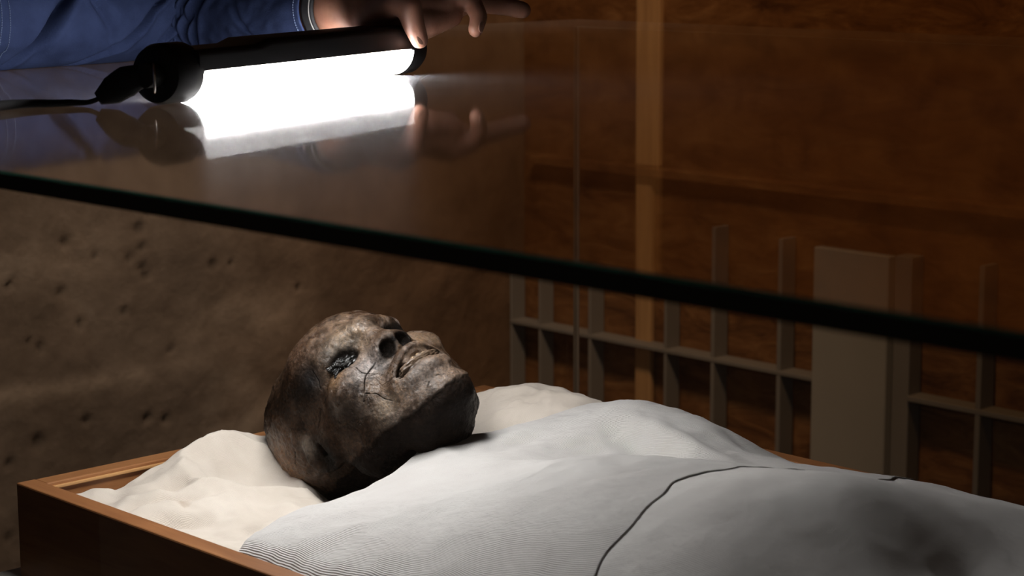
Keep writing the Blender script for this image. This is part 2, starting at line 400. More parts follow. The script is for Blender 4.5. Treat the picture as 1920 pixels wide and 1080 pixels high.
# slatted grey shelving on the back wall
rack = empty('wall_shelving', (-0.9, 1.92, FLOOR_Z))
tag(rack, 'thin grey lattice shelving with a broad grey panel along the ochre wall', 'shelving')
YF, YB = 1.900, 1.938
for x, t, top in [(-1.368, .005, -.200), (-1.287, .005, -.200), (-1.150, .007, -.195), (-0.955, .006, -.190), (-0.840, .008, -.055), (-0.687, .009, -.06), (-0.275, .010, -.06), (0.03, .010, -.06), (0.33, .010, -.06), (0.63, .010, -.06)]:
    box('upright', (x - t/2, YF, FLOOR_Z), (x + t/2, YB, top), M_GREY, rack, 0.001, 1)
box('shelf', (-1.37, YF - 0.001, -0.302), (-0.600, YB, -0.294), M_GREY, rack, 0.001, 1)
box('shelf', (-0.413, YF - 0.001, -0.304), (0.85, YB, -0.295), M_GREY, rack, 0.001, 1)
box('panel', (-0.603, YF - 0.014, FLOOR_Z), (-0.447, YF + 0.006, -0.063), M_PANEL, rack, 0.002, 1)
tag(box('panel', (-0.447, YF + 0.004, FLOOR_Z), (-0.413, YB, -0.063), M_GREY, rack, 0.001, 1))
post = empty('timber_post', (-1.0, 1.91, FLOOR_Z))
tag(post, 'pale upright timber post standing against the ochre wall', 'post')
box('post_shaft', (-1.057, YB - 0.010, FLOOR_Z), (-1.018, YB + 0.004, 0.02), M_POST, post, 0.003)
box('post_head', (-1.059, YB - 0.010, 0.037), (-1.000, YB + 0.004, CEIL_Z), M_POST, post, 0.003)

# ================================================================ glass case
X0, X1, Y0, Y1, GT = -0.462, 2.30, -0.3315, 1.171, 0.0098
BASE_TOP = -0.55
case = empty('glass_display_case', ((X0 + X1)/2, (Y0 + Y1)/2, FLOOR_Z))
tag(case, 'large frameless glass display case standing over the wooden tray', 'display case')
def pane(name, lo, hi, mats, edge_axis):
    """sheet of glass: slot 0 on the outer face, slot 1 on the inner face, slot 2 on the cut edges"""
    bm = box_bm(lo, hi); bm.normal_update()
    for f in bm.faces:
        n = f.normal[edge_axis[0]]
        f.material_index = (0 if n*edge_axis[1] > 0.5 else 1 if n*edge_axis[1] < -0.5 else 2)
    return bm_obj(name, bm, mats, case)
pane('glass_top', (X0, Y0 + .0011, H - GT), (X1, Y1, H), [M_GLASS_TOP, M_GLASS_UNDER, M_GLASS_UNDER], (2, 1))
e = 0.0011
V = [(X0, Y0 + e, H), (X1, Y0 + e, H), (X0, Y0 - .0005, H - e*1.1), (X1, Y0 - .0005, H - e*1.1), (X0, Y0 - .0005, H - GT), (X1, Y0 - .0005, H - GT), (X0, Y0 + e, H - GT), (X1, Y0 + e, H - GT)]
arris = link_mesh('polished_edge', V, [(0, 2, 3, 1), (2, 4, 5, 3), (4, 6, 7, 5), (6, 0, 1, 7), (0, 6, 4, 2), (1, 3, 5, 7)], [M_ARRIS, M_EDGE, M_GLASS_UNDER], case)
for i, p in enumerate(arris.data.polygons): p.material_index = 0 if i == 0 else 2 if i == 3 else 1
arris['label'] = 'dark green polished front edge of the glass top'
pane('glass_front', (X0, Y0, BASE_TOP), (X1, Y0 + GT, H - GT), [M_GLASS_SIDE, M_GLASS_UNDER, M_SEAM], (1, -1))
pane('glass_back', (X0, Y1 - GT, BASE_TOP), (X1, Y1, H - GT), [M_GLASS_SIDE, M_GLASS_UNDER, M_SEAM], (1, 1))
pane('glass_side', (X0, Y0 + GT, BASE_TOP), (X0 + GT, Y1 - GT, H - GT), [M_GLASS_SIDE, M_GLASS_UNDER, M_GLASS_UNDER], (0, -1))
pane('glass_side', (X1 - GT, Y0 + GT, BASE_TOP), (X1, Y1 - GT, H - GT), [M_GLASS_SIDE, M_GLASS_UNDER, M_GLASS_UNDER], (0, 1))
box('corner_seam', (X0 + GT, Y1 - GT - .0022, BASE_TOP), (X0 + GT + .0022, Y1 - GT, H - GT), M_SEAM, case)
box('base', (X0 - 0.01, Y0 - 0.01, FLOOR_Z), (X1 + 0.01, Y1 + 0.01, BASE_TOP), M_BASE, case, 0.004)

# ================================================================ pedestal and tray
TW, TL, TZ, TT = 0.560, 1.95, -0.086, 0.019
tag(box('pedestal', (-0.028, -0.028, BASE_TOP), (TL + 0.028, TW + 0.028, TZ), M_PEDESTAL, None, 0.003), 'plain pale pedestal carrying the wooden tray inside the glass case', 'pedestal')
tray = empty('wooden_tray', (TL/2, TW/2, TZ))
tag(tray, 'long shallow brown wooden tray holding the mummy and its linen', 'tray')
box('side_board', (0, 0, TZ), (TL, TT, 0), M_TRAY, tray, 0.0015, 2)
box('side_board', (0, TW - TT, TZ), (TL, TW, 0), M_TRAY, tray, 0.0015, 2)
box('end_board', (0.0, TT + .0002, TZ), (TT, TW - TT - .0002, -0.0004), M_TRAYEND, tray, 0.0012, 2)
box('end_board', (TL - TT, TT + .0002, TZ), (TL, TW - TT - .0002, -0.0004), M_TRAYEND, tray, 0.0012, 2)
box('bottom_board', (TT, TT, TZ), (TL - TT, TW - TT, TZ + 0.010), M_TRAY, tray)
bd = box('bead', (TT, TT + 0.004, -0.0065), (TT + 0.003, TW - TT - 0.004, -0.0035), mat_wood('bead_wood', (0.42, 0.21, 0.08), (0.55, 0.30, 0.12), 0.35, (60, 6, 60)), tray, 0.0008)

# ================================================================ bedding and sheets
def cloth(name, xs_of_y, xe_of_y, ny, nx, y0, y1, zf, thick, mat, label, cat, rim=0.004):
    ys = np.linspace(y0, y1, ny); s = np.linspace(0, 1, nx)**1.25
    Yg = np.repeat(ys[:, None], nx, 1); X0s = np.array([xs_of_y(y) for y in ys])[:, None]
    X1s = np.array([xe_of_y(y) for y in ys])[:, None]
    Xg = X0s + (X1s - X0s)*s[None]
    Zg = zf(Xg, Yg)
    hem = np.clip(1 - (Xg - X0s)/rim, 0, 1)
    Zg = Zg - thick*(1 - np.sqrt(np.clip(1 - hem**2, 0, 1)))
    top = np.stack([Xg, Yg, Zg], 2).reshape(-1, 3)
    bot = top.copy(); bot[:, 2] -= np.where(hem.ravel() > 0.98, thick*0.3, thick)
    F = grid_faces(ny, nx); n = len(top)
    b = np.concatenate([np.arange(nx), np.arange(1, ny)*nx + nx - 1, (ny-1)*nx + np.arange(nx - 2, -1, -1), np.arange(ny - 2, 0, -1)*nx])
    b2 = np.roll(b, -1)
    side = np.stack([b, b2, b2 + n, b + n], 1)
    me = fast_mesh(name, np.vstack([top, bot]), np.vstack([F[:, ::-1], F + n, side]))
    bm = bmesh.new(); bm.from_mesh(me); bmesh.ops.recalc_face_normals(bm, faces=bm.faces); bm.to_mesh(me); bm.free()
    return tag(link_data(name, me, mat, None, True), label, cat)
def crumple(X, Y, scale, amp, seed, ax=1.0, ay=1.0):
    P = np.stack([X.ravel()*ax*scale + seed, Y.ravel()*ay*scale + seed*0.7, np.full(X.size, seed*1.3)], 1)
    w = fbm(P, 4); r = 1 - np.abs(2*w - 1)*2.2
    return (r.reshape(X.shape) - 0.35)*amp
bed_z = tps([(.03, .03, -.024), (.03, .07, -.014), (.03, .11, -.005), (.035, .15, -.001), (.04, .2, .006), (.035, .27, -.004), (.03, .36, -.014), (.03, .5, -.02),
             (.133, .06, -.012), (.08, .13, -.008), (.10, .19, -.024), (.174, .19, -.017), (.2, .1, -.016), (.25, .04, -.016), (.15, .29, -.05), (.10, .29, -.04), (.22, .30, -.03),
             (.09, .42, -.004), (.11, .45, .018), (.16, .46, .030), (.20, .46, .034), (.25, .47, .026), (.10, .52, .0), (.20, .53, .01), (.30, .5, -.01),
             (.34, .2, -.04), (.36, .4, -.03), (.6, .1, -.05), (.6, .3, -.05), (.6, .5, -.05), (1.2, .1, -.05), (1.2, .5, -.05), (1.9, .3, -.05), (1.9, .05, -.05), (1.9, .52, -.05)])
def bed_h(X, Y):
    z = bed_z(X, Y) + crumple(X, Y, 10, .015, 3.1)*np.clip((0.45 - X)/0.1, 0, 1) + crumple(X, Y, 28, .0030, 9.7)
    z -= 0.013*np.exp(-(((X - .115 - .25*(Y - .085))/.008)**2 + ((Y - .085)/.035)**2))      # creases by the head end
    z -= 0.013*np.exp(-(((X - .155 - .3*(Y - .07))/.009)**2 + ((Y - .07)/.03)**2))
    z -= 0.009*np.exp(-(((X - .085)/.010)**2 + ((Y - .105)/.02)**2))
    z -= 0.020*np.clip((TT + .012 - X)/.012, 0, 1)
    return z
cloth('bedding_cloth', lambda y: TT + 0.0012, lambda y: TL - TT - 0.002, 200, 520, TT + 0.0012, TW - TT - 0.0012, bed_h, 0.006, M_BED,
      'crumpled cream linen bedding under the mummy head', 'bedding')

HEM_Y = [0.02, .03, .07, .10, .15, .20, .24, .28, .31, .34, .38, .44, .50, .54]
HEM_X = [.285, .290, .262, .246, .237, .244, .241, .228, .240, .246, .256, .268, .262, .250]
hem = lambda y: float(np.interp(y, HEM_Y, HEM_X))
HX = catmull(np.stack([HEM_Y, HEM_X], 1), 6); hem = lambda y: float(np.interp(y, HX[:, 0], HX[:, 1]))
sheet_z = tps([(.289, .03, -.004), (.246, .10, -.006), (.237, .15, -.001), (.244, .20, .010), (.241, .24, .017), (.228, .28, .019), (.240, .31, .026), (.25, .34, .029), (.258, .38, .033), (.268, .44, .038), (.26, .50, .022),
               (.34, .44, .053), (.32, .46, .050), (.41, .45, .044), (.45, .46, .026), (.54, .46, .024), (.62, .46, .025), (.72, .46, .026), (.40, .53, .006), (.6, .53, .010), (.8, .53, .012), (1.1, .53, .01), (1.5, .53, .0),
               (.36, .20, .036), (.40, .20, .046), (.49, .21, .071), (.59, .22, .082), (.69, .22, .098), (.75, .21, .100), (.32, .27, .030), (.36, .34, .032), (.44, .35, .036), (.54, .36, .044), (.64, .37, .052),
               (.32, .12, .020), (.40, .11, .034), (.50, .10, .046), (.60, .10, .062), (.70, .10, .074), (.34, .03, .000), (.45, .03, .004), (.6, .03, .010), (.8, .03, .012), (1.1, .03, .012), (1.5, .03, .01), (1.9, .03, .0),
               (.80, .20, .080), (.85, .20, .056), (.81, .11, .056), (.92, .24, .066), (.95, .12, .060), (.9, .40, .055), (1.1, .27, .085), (1.3, .27, .08), (1.3, .42, .04), (1.3, .12, .04), (1.7, .28, .10), (1.85, .28, .06), (1.9, .5, .0)])
def sheet_h(X, Y):
    z = sheet_z(X, Y)
    z += crumple(X, Y, 6.5, .008, 1.7, 1.0, 0.8)*np.clip((0.8 - X)/.3, .2, 1) + crumple(X, Y, 26, .0016, 4.4)*np.clip((0.8 - X)/.3, .15, 1)
    z += .007*np.exp(-(((Y - .395 + .25*(X - .42))/.013)**2 + ((X - .43)/.07)**2))     # ridge and trough over the far shoulder
    z -= .008*np.exp(-(((Y - .365 + .25*(X - .42))/.014)**2 + ((X - .43)/.06)**2))
    z -= .007*np.exp(-(((X - .30)/.018)**2 + ((Y - .31)/.05)**2))
    z -= .014*np.clip(1 - np.minimum(Y - TT, TW - TT - Y)/.020, 0, 1)**2           # tucked in along the boards
    z += crumple(X, Y, 4.2, .006, 6.1, 0.8, 1.2)*np.clip((X - .6)/.15, 0, 1)
    return z
UX = catmull([(0.02, .655), (.06, .645), (.13, .632), (.19, .618), (.27, .607), (.34, .602), (.42, .600), (.47, .588), (.54, .57)], 6)
end_hem = lambda y: float(np.interp(y, UX[:, 0], UX[:, 1])) + .0025*math.sin(y*60) + .0015*math.sin(y*137)
def upper_h(X, Y):
    d = np.interp(Y, UX[:, 0], UX[:, 1]) - X
    return sheet_h(X, Y) + .0010 + .0005*np.exp(-(d/.016)**2)*(0.5 + 0.5*np.sin(Y*41))
cloth('linen_sheet', hem, end_hem, 190, 300, TT + .0015, TW - TT - .0015, upper_h, 0.0009, M_LINEN,
      'white woven linen sheet drawn up to the chin of the mummy', 'sheet', 0.003)
cloth('body_sheet', lambda y: 0.53, lambda y: TL - TT - 0.004, 170, 420, TT + .0018, TW - TT - .0018, sheet_h, 0.0020, M_LINEN2,
      'second finer grey-white linen sheet over the body, tucked under the upper sheet hem', 'sheet', 0.004)

# ---------------------------------------------------------------- mummy head (signed distance, millimetres)
# local axes: 0 = the head's own left, 1 = out of the face, 2 = towards the crown
def smin(a, b, k):
    h = np.clip(0.5 + 0.5*(b - a)/k, 0, 1)
    return b*(1 - h) + a*h - k*h*(1 - h)
def smax(a, b, k):
    return -smin(-a, -b, k)
def s_ell(p, c, r):
    q = (p - np.array(c)); r = np.array(r, float)
    k0 = np.linalg.norm(q/r, axis=1); k1 = np.linalg.norm(q/(r*r), axis=1) + 1e-9
    return k0*(k0 - 1.0)/k1
def s_cap(p, a, b, ra, rb):
    a = np.array(a, float); b = np.array(b, float); ab = b - a
    t = np.clip(((p - a) @ ab)/(ab @ ab), 0, 1)
    return np.linalg.norm(p - a - t[:, None]*ab, axis=1) - (ra + (rb - ra)*t)
def s_poly(p, pts, r):
    q = np.array(pts); c = (q.max(0) + q.min(0))/2; R = np.linalg.norm(q - c, axis=1).max() + r
    out = np.linalg.norm(p - c, axis=1) - R; m = out < 14; z = p[m]; d = np.full(len(z), 1e3)     # exact only near the line
    for i in range(len(pts) - 1):
        d = np.minimum(d, s_cap(z, pts[i], pts[i+1], r, r))
    out[m] = d; return out
UPPER_LIP = [(-25, 70, -47), (-20, 79, -41), (-10, 87, -37), (0, 90, -36), (10, 87, -37), (20, 79, -41), (25, 70, -47)]
LOWER_LIP = [(-24, 69, -56), (-18, 78, -59), (-9, 84, -60), (0, 86, -60), (9, 84, -60), (18, 78, -59), (24, 69, -56)]
MOUTH_UP = [(-30, 69, -51), (-22, 81, -46.5), (-11, 91, -43), (0, 94, -42), (11, 91, -43), (22, 81, -46.5), (30, 69, -51)]
MOUTH_LOW = [(-30, 69, -51), (-21, 82, -51.5), (-11, 89, -52.5), (0, 92, -53), (11, 89, -52.5), (21, 82, -51.5), (30, 69, -51)]
EAR = [(-68, 6, -16), (-71, -5, -19), (-74, -16, -10), (-75, -20, 4), (-73, -14, 17), (-70, -3, 20), (-67, 5, 12)]
def spline(pts, n=5):
    q = np.array(pts, float); q = np.vstack([2*q[0] - q[1], q, 2*q[-1] - q[-2]]); o = []
    for i in range(1, len(q) - 2):
        for t in np.arange(n)/n:
            a, b, c, d = q[i-1], q[i], q[i+1], q[i+2]
            o.append(0.5*(2*b + (c - a)*t + (2*a - 5*b + 4*c - d)*t*t + (3*b - a - 3*c + d)*t**3))
    o.append(q[-2]); return [tuple(v) for v in o]
UPPER_LIP, LOWER_LIP, MOUTH_UP, MOUTH_LOW, EAR = [spline(v, 3) for v in (UPPER_LIP, LOWER_LIP, MOUTH_UP, MOUTH_LOW, EAR)]
def head_sdf(p):
    d = s_ell(p, (0, -24, 32), (72, 90, 74))
    d = smin(d, s_ell(p, (0, -46, 58), (67, 60, 67)), 26)                # long crown
    d = smin(d, s_ell(p, (0, 30, 40), (56, 44, 46)), 24)                 # forehead, falling back
    d = smin(d, s_ell(p, (0, 36, -14), (54, 44, 54)), 18)                # mid face
    d = smin(d, s_ell(p, (0, 44, -54), (40, 42, 32)), 14)                # muzzle
    d = smin(d, s_ell(p, (0, 58, -79), (25, 23, 17)), 12)                # chin
    for s in (-1, 1):
        d = smin(d, s_cap(p, (s*60, 2, -14), (s*54, 4, -50), 12, 12), 18)    # jaw
        d = smin(d, s_cap(p, (s*54, 4, -50), (s*17, 60, -83), 12, 13), 18)
        d = smin(d, s_ell(p, (s*42, 54, -10), (19, 15, 14)), 14)             # cheekbone
        d = smin(d, s_cap(p, (s*50, 40, -6), (s*64, 4, 0), 8, 7), 20)
        d = smin(d, s_ell(p, (s*44, 26, -34), (20, 30, 30)), 16)             # dried cheek
        d = smin(d, s_cap(p, (s*8, 76, 30), (s*40, 60, 30), 8, 7), 12)       # brow
    d = smin(d, s_cap(p, (0, 77, 22), (0, 82, -6), 8, 9), 12)             # nose, pressed flat
    d = smin(d, s_ell(p, (0, 82.5, -11), (16, 9, 8.5)), 9)
    d = smin(d, s_cap(p, (-12, 79, -14), (12, 79, -14), 6.8, 6.8), 10)
    d = smin(d, s_poly(p, UPPER_LIP, 5.0), 11)
    d = smin(d, s_poly(p, LOWER_LIP, 5.5), 11)
    d = smin(d, s_cap(p, (0, -28, -30), (0, -52, -130), 40, 36), 16)     # neck
    for s in (-1, 1):
        e = [(s*abs(x), y - 4, z) for x, y, z in EAR]
        d = smin(d, s_poly(p, e, 4.0), 6)
        d = smin(d, s_ell(p, (s*67, -10, 0), (6, 13, 17)), 6)
        d = smax(d, -s_ell(p, (s*73, -4, 0), (7, 6, 7)), 3)
        d = smax(d, -s_ell(p, (s*33, 82, 14), (20, 14, 13)), 8)              # eye socket
        d = smax(d, -s_ell(p, (s*33, 74, 13.5), (16.5, 15, 9.5)), 3)
        d = smax(d, -s_ell(p, (s*9.8, 92, -18.5), (7.8, 14, 6.8)), 2.0)       # nostril
        d = smax(d, -s_ell(p, (s*88, 26, 36), (16, 30, 26)), 18)             # sunken temple
        d = smax(d, -s_ell(p, (s*74, 54, -44), (16, 24, 18)), 18)            # sunken cheek
    m = s_poly(p, MOUTH_UP, 2.6)
    m = np.minimum(m, s_poly(p, MOUTH_LOW, 2.4))
    d = smax(d, -m, 2.0)                                                 # parted lips
    d = smin(d, s_ell(p, (0, 32, -82), (36, 38, 19)), 9)                 # dried throat under the chin
    return d
# ---------------------------------------------------------------- end of the head's distance function

# ================================================================ the mummy
HEAD_R = np.array([[-0.011, 0.338, -0.941], [0.957, -0.270, -0.108], [0.291, 0.901, 0.321]])
HEAD_T = np.array([0.157, 0.286, 0.044])
def orth(Rm):
    u, s, v = np.linalg.svd(Rm); return u @ v
HEAD_R = orth(HEAD_R)
def head_to_world(p): return HEAD_T + (np.asarray(p)/1000.0) @ HEAD_R.T

CRACKS = [
 # (polyline in head millimetres, half width, depth)
 ([(-15.8, 83.9, -20.2), (-20.7, 77.5, -17.0), (-29.1, 73.5, -18.5), (-35.6, 71.2, -19.3), (-40.6, 68.3, -22.2), (-47.0, 62.4, -27.7), (-50.8, 56.5, -32.1)], 0.50, 1.10),
 ([(-36.3, 72.0, -7.0), (-37.1, 71.8, -15.0), (-34.4, 71.6, -19.3), (-29.0, 72.1, -25.5), (-26.8, 77.6, -37.5)], 0.43, 0.80),
 ([(-46.4, 62.0, -29.5), (-41.2, 62.8, -35.9), (-39.3, 62.0, -45.7), (-37.7, 61.8, -53.4)], 0.50, 1.00),
 ([(-22.6, 76.9, -77.3), (-12.0, 81.3, -73.5), (-2.1, 82.8, -72.8), (7.7, 81.8, -76.9), (14.1, 79.4, -84.4)], 0.43, 0.80),
 ([(-19.6, 80.3, -47.6), (-22.8, 83.3, -59.0), (-24.1, 79.1, -65.0)], 0.36, 0.60),
 ([(-0.4, 90.0, 11.4), (-6.0, 90.1, 3.1), (-15.9, 89.6, -9.6), (-18.0, 87.0, -14.2)], 0.50, 0.90),
 ([(-46.3, 60.8, 21.2), (-38.8, 61.1, 17.1), (-27.8, 60.7, 16.7), (-20.6, 64.3, 14.6)], 0.65, 1.20),
 ([(-61.3, 27.3, 14.5), (-64.0, 18.9, 13.0), (-67.2, 10.4, 12.3)], 1.01, 1.80),
 ([(-54.2, 48.9, 10.6), (-57.3, 42.5, 9.9), (-59.7, 34.7, 11.1)], 0.50, 0.90),
 ([(-54.0, 42.2, -51.4), (-55.1, 37.8, -57.3), (-56.2, 32.8, -61.9)], 0.43, 0.70),
 ([(-51.3, 54.5, 35.7), (-52.6, 50.1, 25.7), (-55.0, 44.3, 19.6)], 0.58, 1.00),
 ([(-26.4, 80.7, -41.7), (-18.8, 82.7, -43.3), (-12.7, 86.0, -44.0)], 0.58, 1.00),
 ([(-63.0, 31.3, -27.6), (-56.6, 42.7, -35.2), (-50.4, 52.1, -43.0)], 0.36, 0.60),
 ([(-74.1, -28.1, 36.0), (-74.0, -41.2, 35.4), (-71.9, -53.9, 31.9)], 0.58, 1.20),

]
def seg_dist(p, a, b):
    a = np.array(a, float); b = np.array(b, float); ab = b - a
    t = np.clip(((p - a) @ ab)/(ab @ ab + 1e-9), 0, 1)
    return np.linalg.norm(p - a - t[:, None]*ab, axis=1)
def build_head():
    bm = bmesh.new(); bmesh.ops.create_icosphere(bm, subdivisions=8, radius=1.0)
    me = bpy.data.meshes.new('mummy'); bm.to_mesh(me); bm.free()
    n = len(me.vertices); D = np.zeros(n*3, np.float32); me.vertices.foreach_get('co', D); D = D.reshape(-1, 3).astype(float)
    D /= np.linalg.norm(D, axis=1)[:, None]
    ax = np.array([-.45, .87, -.15]); ax /= np.linalg.norm(ax)                # more vertices on the face than on the back of the head
    ct = np.clip(D @ ax, -1, 1); th = np.arccos(ct); side = D - ct[:, None]*ax; side /= np.linalg.norm(side, axis=1)[:, None] + 1e-12
    th = th - 0.50*np.sin(th); D = np.cos(th)[:, None]*ax + np.sin(th)[:, None]*side
    c0 = np.array([0, 8, -4.0]); r = np.full(n, 175.0); live = np.arange(n)
    for it in range(70):                                   # walk inwards to the outermost surface
        d = head_sdf(c0 + r[live, None]*D[live])
        r[live] -= np.clip(d*0.75, -4, 40)
        live = live[np.abs(d) > 0.08]
        if len(live) == 0: break
    r = np.clip(r, 20, 175); P = c0 + r[:, None]*D
    me.vertices.foreach_set('co', P.astype(np.float32).ravel()); me.update()
    N = np.zeros(n*3, np.float32); me.vertex_normals.foreach_get('vector', N); N = N.reshape(-1, 3).astype(float)
    # ---- relief
    big = fbm(P/30 + 3.0, 3) - 0.5; mid = fbm(P/9 + 11.0, 4) - 0.5; fine = fbm(P/2.6 + 5.0, 3) - 0.5
    wp = P + 5*np.stack([vnoise(P/8 + k) - 0.5 for k in (1.1, 7.7, 13.3)], 1)*2
    f1, f2 = cells(wp, 21.0, 4); edge = f2 - f1
    rough_back = np.clip((10 - P[:, 1])/50, 0, 1)
    flake = np.where(edge < 0.045, 1 - edge/0.045, 0)*np.clip((vnoise(P/16 + 40) - 0.5)*3.5, 0, 1)
    disp = big*4.2 + mid*(2.6 + 2.0*rough_back) + fine*(1.3 + 1.0*rough_back) - 0.55*flake
    face = np.clip((P[:, 1] - 30)/30, 0, 1)
    disp *= 1 - 0.30*face
    line = np.zeros(n)
    for pts, w, dep in CRACKS:
        m = np.linalg.norm(P - np.mean(pts, axis=0), axis=1) < 75
        q = P[m] + 1.6*np.stack([vnoise(P[m]/5 + k) - 0.5 for k in (3.1, 9.7, 17.3)], 1)
        dd = np.full(m.sum(), 99.0)
        for i in range(len(pts) - 1): dd = np.minimum(dd, seg_dist(q, pts[i], pts[i+1]))
        g = np.exp(-(dd/w)**2); disp[m] -= dep*g - 0.08*dep*np.exp(-((dd - 2.2*w)/w)**2); line[m] = np.maximum(line[m], g)
    # puckered skin round the eyes
    for s in (-1, 1):
        q = P - np.array([s*33, 72, 14.0]); rr = np.sqrt((q[:, 0]/17)**2 + (q[:, 2]/11)**2)
        ang = np.arctan2(q[:, 2], q[:, 0]*s); ring = np.exp(-((rr - 1.25)/0.3)**2)*face
        disp += ring*0.5*np.sin(9*ang + 5*vnoise(P/7))
    jaw_shade = -81 - 0.65*(P[:, 1] - 73) - P[:, 2] + 12*(fbm(P/11 + 33, 4) - 0.5)  # shade under the jaw put into the colour, with a stepped edge
    disp -= 2.0*np.clip(jaw_shade/2.5, 0, 1)*np.clip((P[:, 1] - 5)/20, 0, 1)
    lips = np.exp(-(np.minimum(s_poly(P, MOUTH_UP, 0), s_poly(P, MOUTH_LOW, 0))/2.6)**2)
    P = P + disp[:, None]*N
    # ---- skin colour, with shade of sides, jaw and hollows put in
    def lerp(a, b, t): return a + (b - a)*t[:, None]
    brown = np.array([.056, .031, .017]); dark = np.array([.014, .010, .008]); tan = np.array([.185, .118, .074]); amber = np.array([.16, .075, .03]); grey = np.array([.18, .138, .118])
    C = np.tile(brown, (n, 1))
    b1 = fbm(P/24 + 21, 4); b2 = fbm(P/11 + 33, 4); b3 = fbm(P/5 + 47, 3)
    S = lambda x, a, b: np.clip((x - a)/(b - a), 0, 1)
    C = lerp(C, dark, 0.75*S(b1, .52, .64)); C = lerp(C, tan, 0.85*S(b2, .48, .64)*(0.3 + 0.7*face)); C = lerp(C, grey, 0.5*S(b3, .55, .70)*face)
    blob = lambda c, rad: np.exp(-(((P - np.array(c))/np.array(rad))**2).sum(1))
    wob = 0.6 + 0.8*b2
    for c, rad, t, colr in BLOBS: C = lerp(C, np.array(colr)*(0.58 if max(colr) < .1 else 0.85), np.clip(t*blob(c, rad)*wob*1.2, 0, 1))
    C = lerp(C, dark*np.array([.62, .52, .44]), 0.95*S(jaw_shade, 0, 3.0))
    C = lerp(C, dark*0.5, 0.9*lips)
    side = S(np.abs(P[:, 0]), 36, 52)*S(P[:, 1] + 14*(b2 - 0.5), 58, 34)                        # darker skin on the sides, mostly shade put into the colour
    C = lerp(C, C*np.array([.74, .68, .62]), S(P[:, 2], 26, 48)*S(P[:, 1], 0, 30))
    for s in (-1, 1):
        q = ((P - np.array([s*33, 68, 13.5]))/np.array([17.5, 15, 10.5])); C = lerp(C, dark*0.35, S((q*q).sum(1), 1.3, 0.75))
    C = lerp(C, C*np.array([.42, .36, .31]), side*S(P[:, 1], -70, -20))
    for s in (-1, 1):
        q = ((P - np.array([s*9.8, 86, -18.5]))/np.array([8.6, 13, 7.4])); C = lerp(C, dark*0.4, S((q*q).sum(1), 1.25, 0.8))  # nostril hollows: their shade is put into the colour
    C = lerp(C, dark*0.4, 0.95*np.clip(line*1.3, 0, 1)); C = lerp(C, dark, 0.5*flake)
    C *= 0.92*(0.62 + 0.76*b3)[:, None]
    W = head_to_world(P).astype(np.float32)
    me.vertices.foreach_set('co', W.ravel()); me.update()
    at = me.color_attributes.new('tint', 'FLOAT_COLOR', 'POINT')
    at.data.foreach_set('color', np.concatenate([C, np.ones((n, 1))], 1).astype(np.float32).ravel())
    return me
BLOBS = [
 ((-58.1, 42.5, 41.0), (26, 26, 20), 0.95, (0.022, 0.017, 0.014)),
 ((-56.3, 45.9, 33.0), (14, 14, 14), 0.6, (0.03, 0.032, 0.038)),
 ((-34.7, 68.9, 23.9), (14, 10, 16), 0.9, (0.035, 0.032, 0.032)),
 ((-25.8, 67.7, 21.2), (15, 14, 9), 0.95, (0.016, 0.014, 0.013)),
 ((-73.6, -45.2, 52.6), (30, 30, 26), 0.95, (0.27, 0.135, 0.055)),
 ((-66.8, -71.6, 48.5), (22, 24, 22), 0.8, (0.24, 0.12, 0.05)),
 ((-75.1, -11.0, 19.2), (6, 9, 10), 0.9, (0.3, 0.26, 0.22)),
 ((-73.5, -6.7, -11.3), (16, 16, 16), 0.9, (0.018, 0.015, 0.013)),
 ((-49.9, 60.1, 5.2), (12, 12, 10), 0.7, (0.27, 0.155, 0.075)),
 ((-27.6, 74.4, -12.2), (16, 12, 13), 0.75, (0.27, 0.235, 0.225)),
 ((-20.1, 78.3, 27.0), (22, 16, 22), 0.5, (0.26, 0.19, 0.13)),
 ((-41.2, 46.0, 72.1), (22, 24, 22), 0.5, (0.22, 0.13, 0.085)),
 ((6.3, 81.5, -80.6), (18, 18, 10), 0.6, (0.3, 0.2, 0.14)),
 ((-8.2, 88.9, -65.0), (20, 18, 12), 0.45, (0.27, 0.215, 0.185)),
 ((-59.4, 46.2, -24.0), (24, 24, 22), 0.7, (0.03, 0.02, 0.015)),
 ((-2.4, 92.7, -17.0), (12, 10, 8), 0.8, (0.012, 0.01, 0.009)),
 ((15.6, 88.1, -16.4), (7, 9, 7), 0.9, (0.012, 0.01, 0.009)),
 ((-14.2, 63.8, -98.9), (30, 24, 24), 0.8, (0.022, 0.018, 0.015)),
 ((-47.6, 34.3, -72.9), (40, 30, 30), 0.7, (0.028, 0.02, 0.015)),
 ((-43.8, 56.7, -50.3), (10, 10, 8), 0.6, (0.24, 0.17, 0.11)),
 ((38.0, 71.2, -16.5), (16, 14, 6), 0.5, (0.23, 0.15, 0.09)),
 ((-62.0, -10.6, 77.0), (24, 30, 24), 0.4, (0.07, 0.045, 0.03)),

]
k = NT('mummified_skin')
a = k.n('ShaderNodeAttribute'); a.attribute_name = 'tint'
n1 = k.noise(420, 6, 0.7); n2 = k.noise(130, 6, 0.65)
m = k.n('ShaderNodeMix', data_type='RGBA', blend_type='MULTIPLY'); m.inputs[0].default_value = 1.0
k.l(a.outputs['Color'], m.inputs[6]); k.l(k.ramp(n1, [(0.33, (0.42, 0.39, 0.37)), (0.50, (1, 1, 1)), (0.70, (1.9, 1.75, 1.6))]), m.inputs[7])
k.l(m.outputs[2], k.b.inputs['Base Color'])
k.l(k.ramp(n2, [(0.35, (0.24, 0.24, 0.24)), (0.65, (0.52, 0.52, 0.52))]), k.b.inputs['Roughness'])
lum = k.n('ShaderNodeRGBToBW'); k.l(a.outputs['Color'], lum.inputs[0])
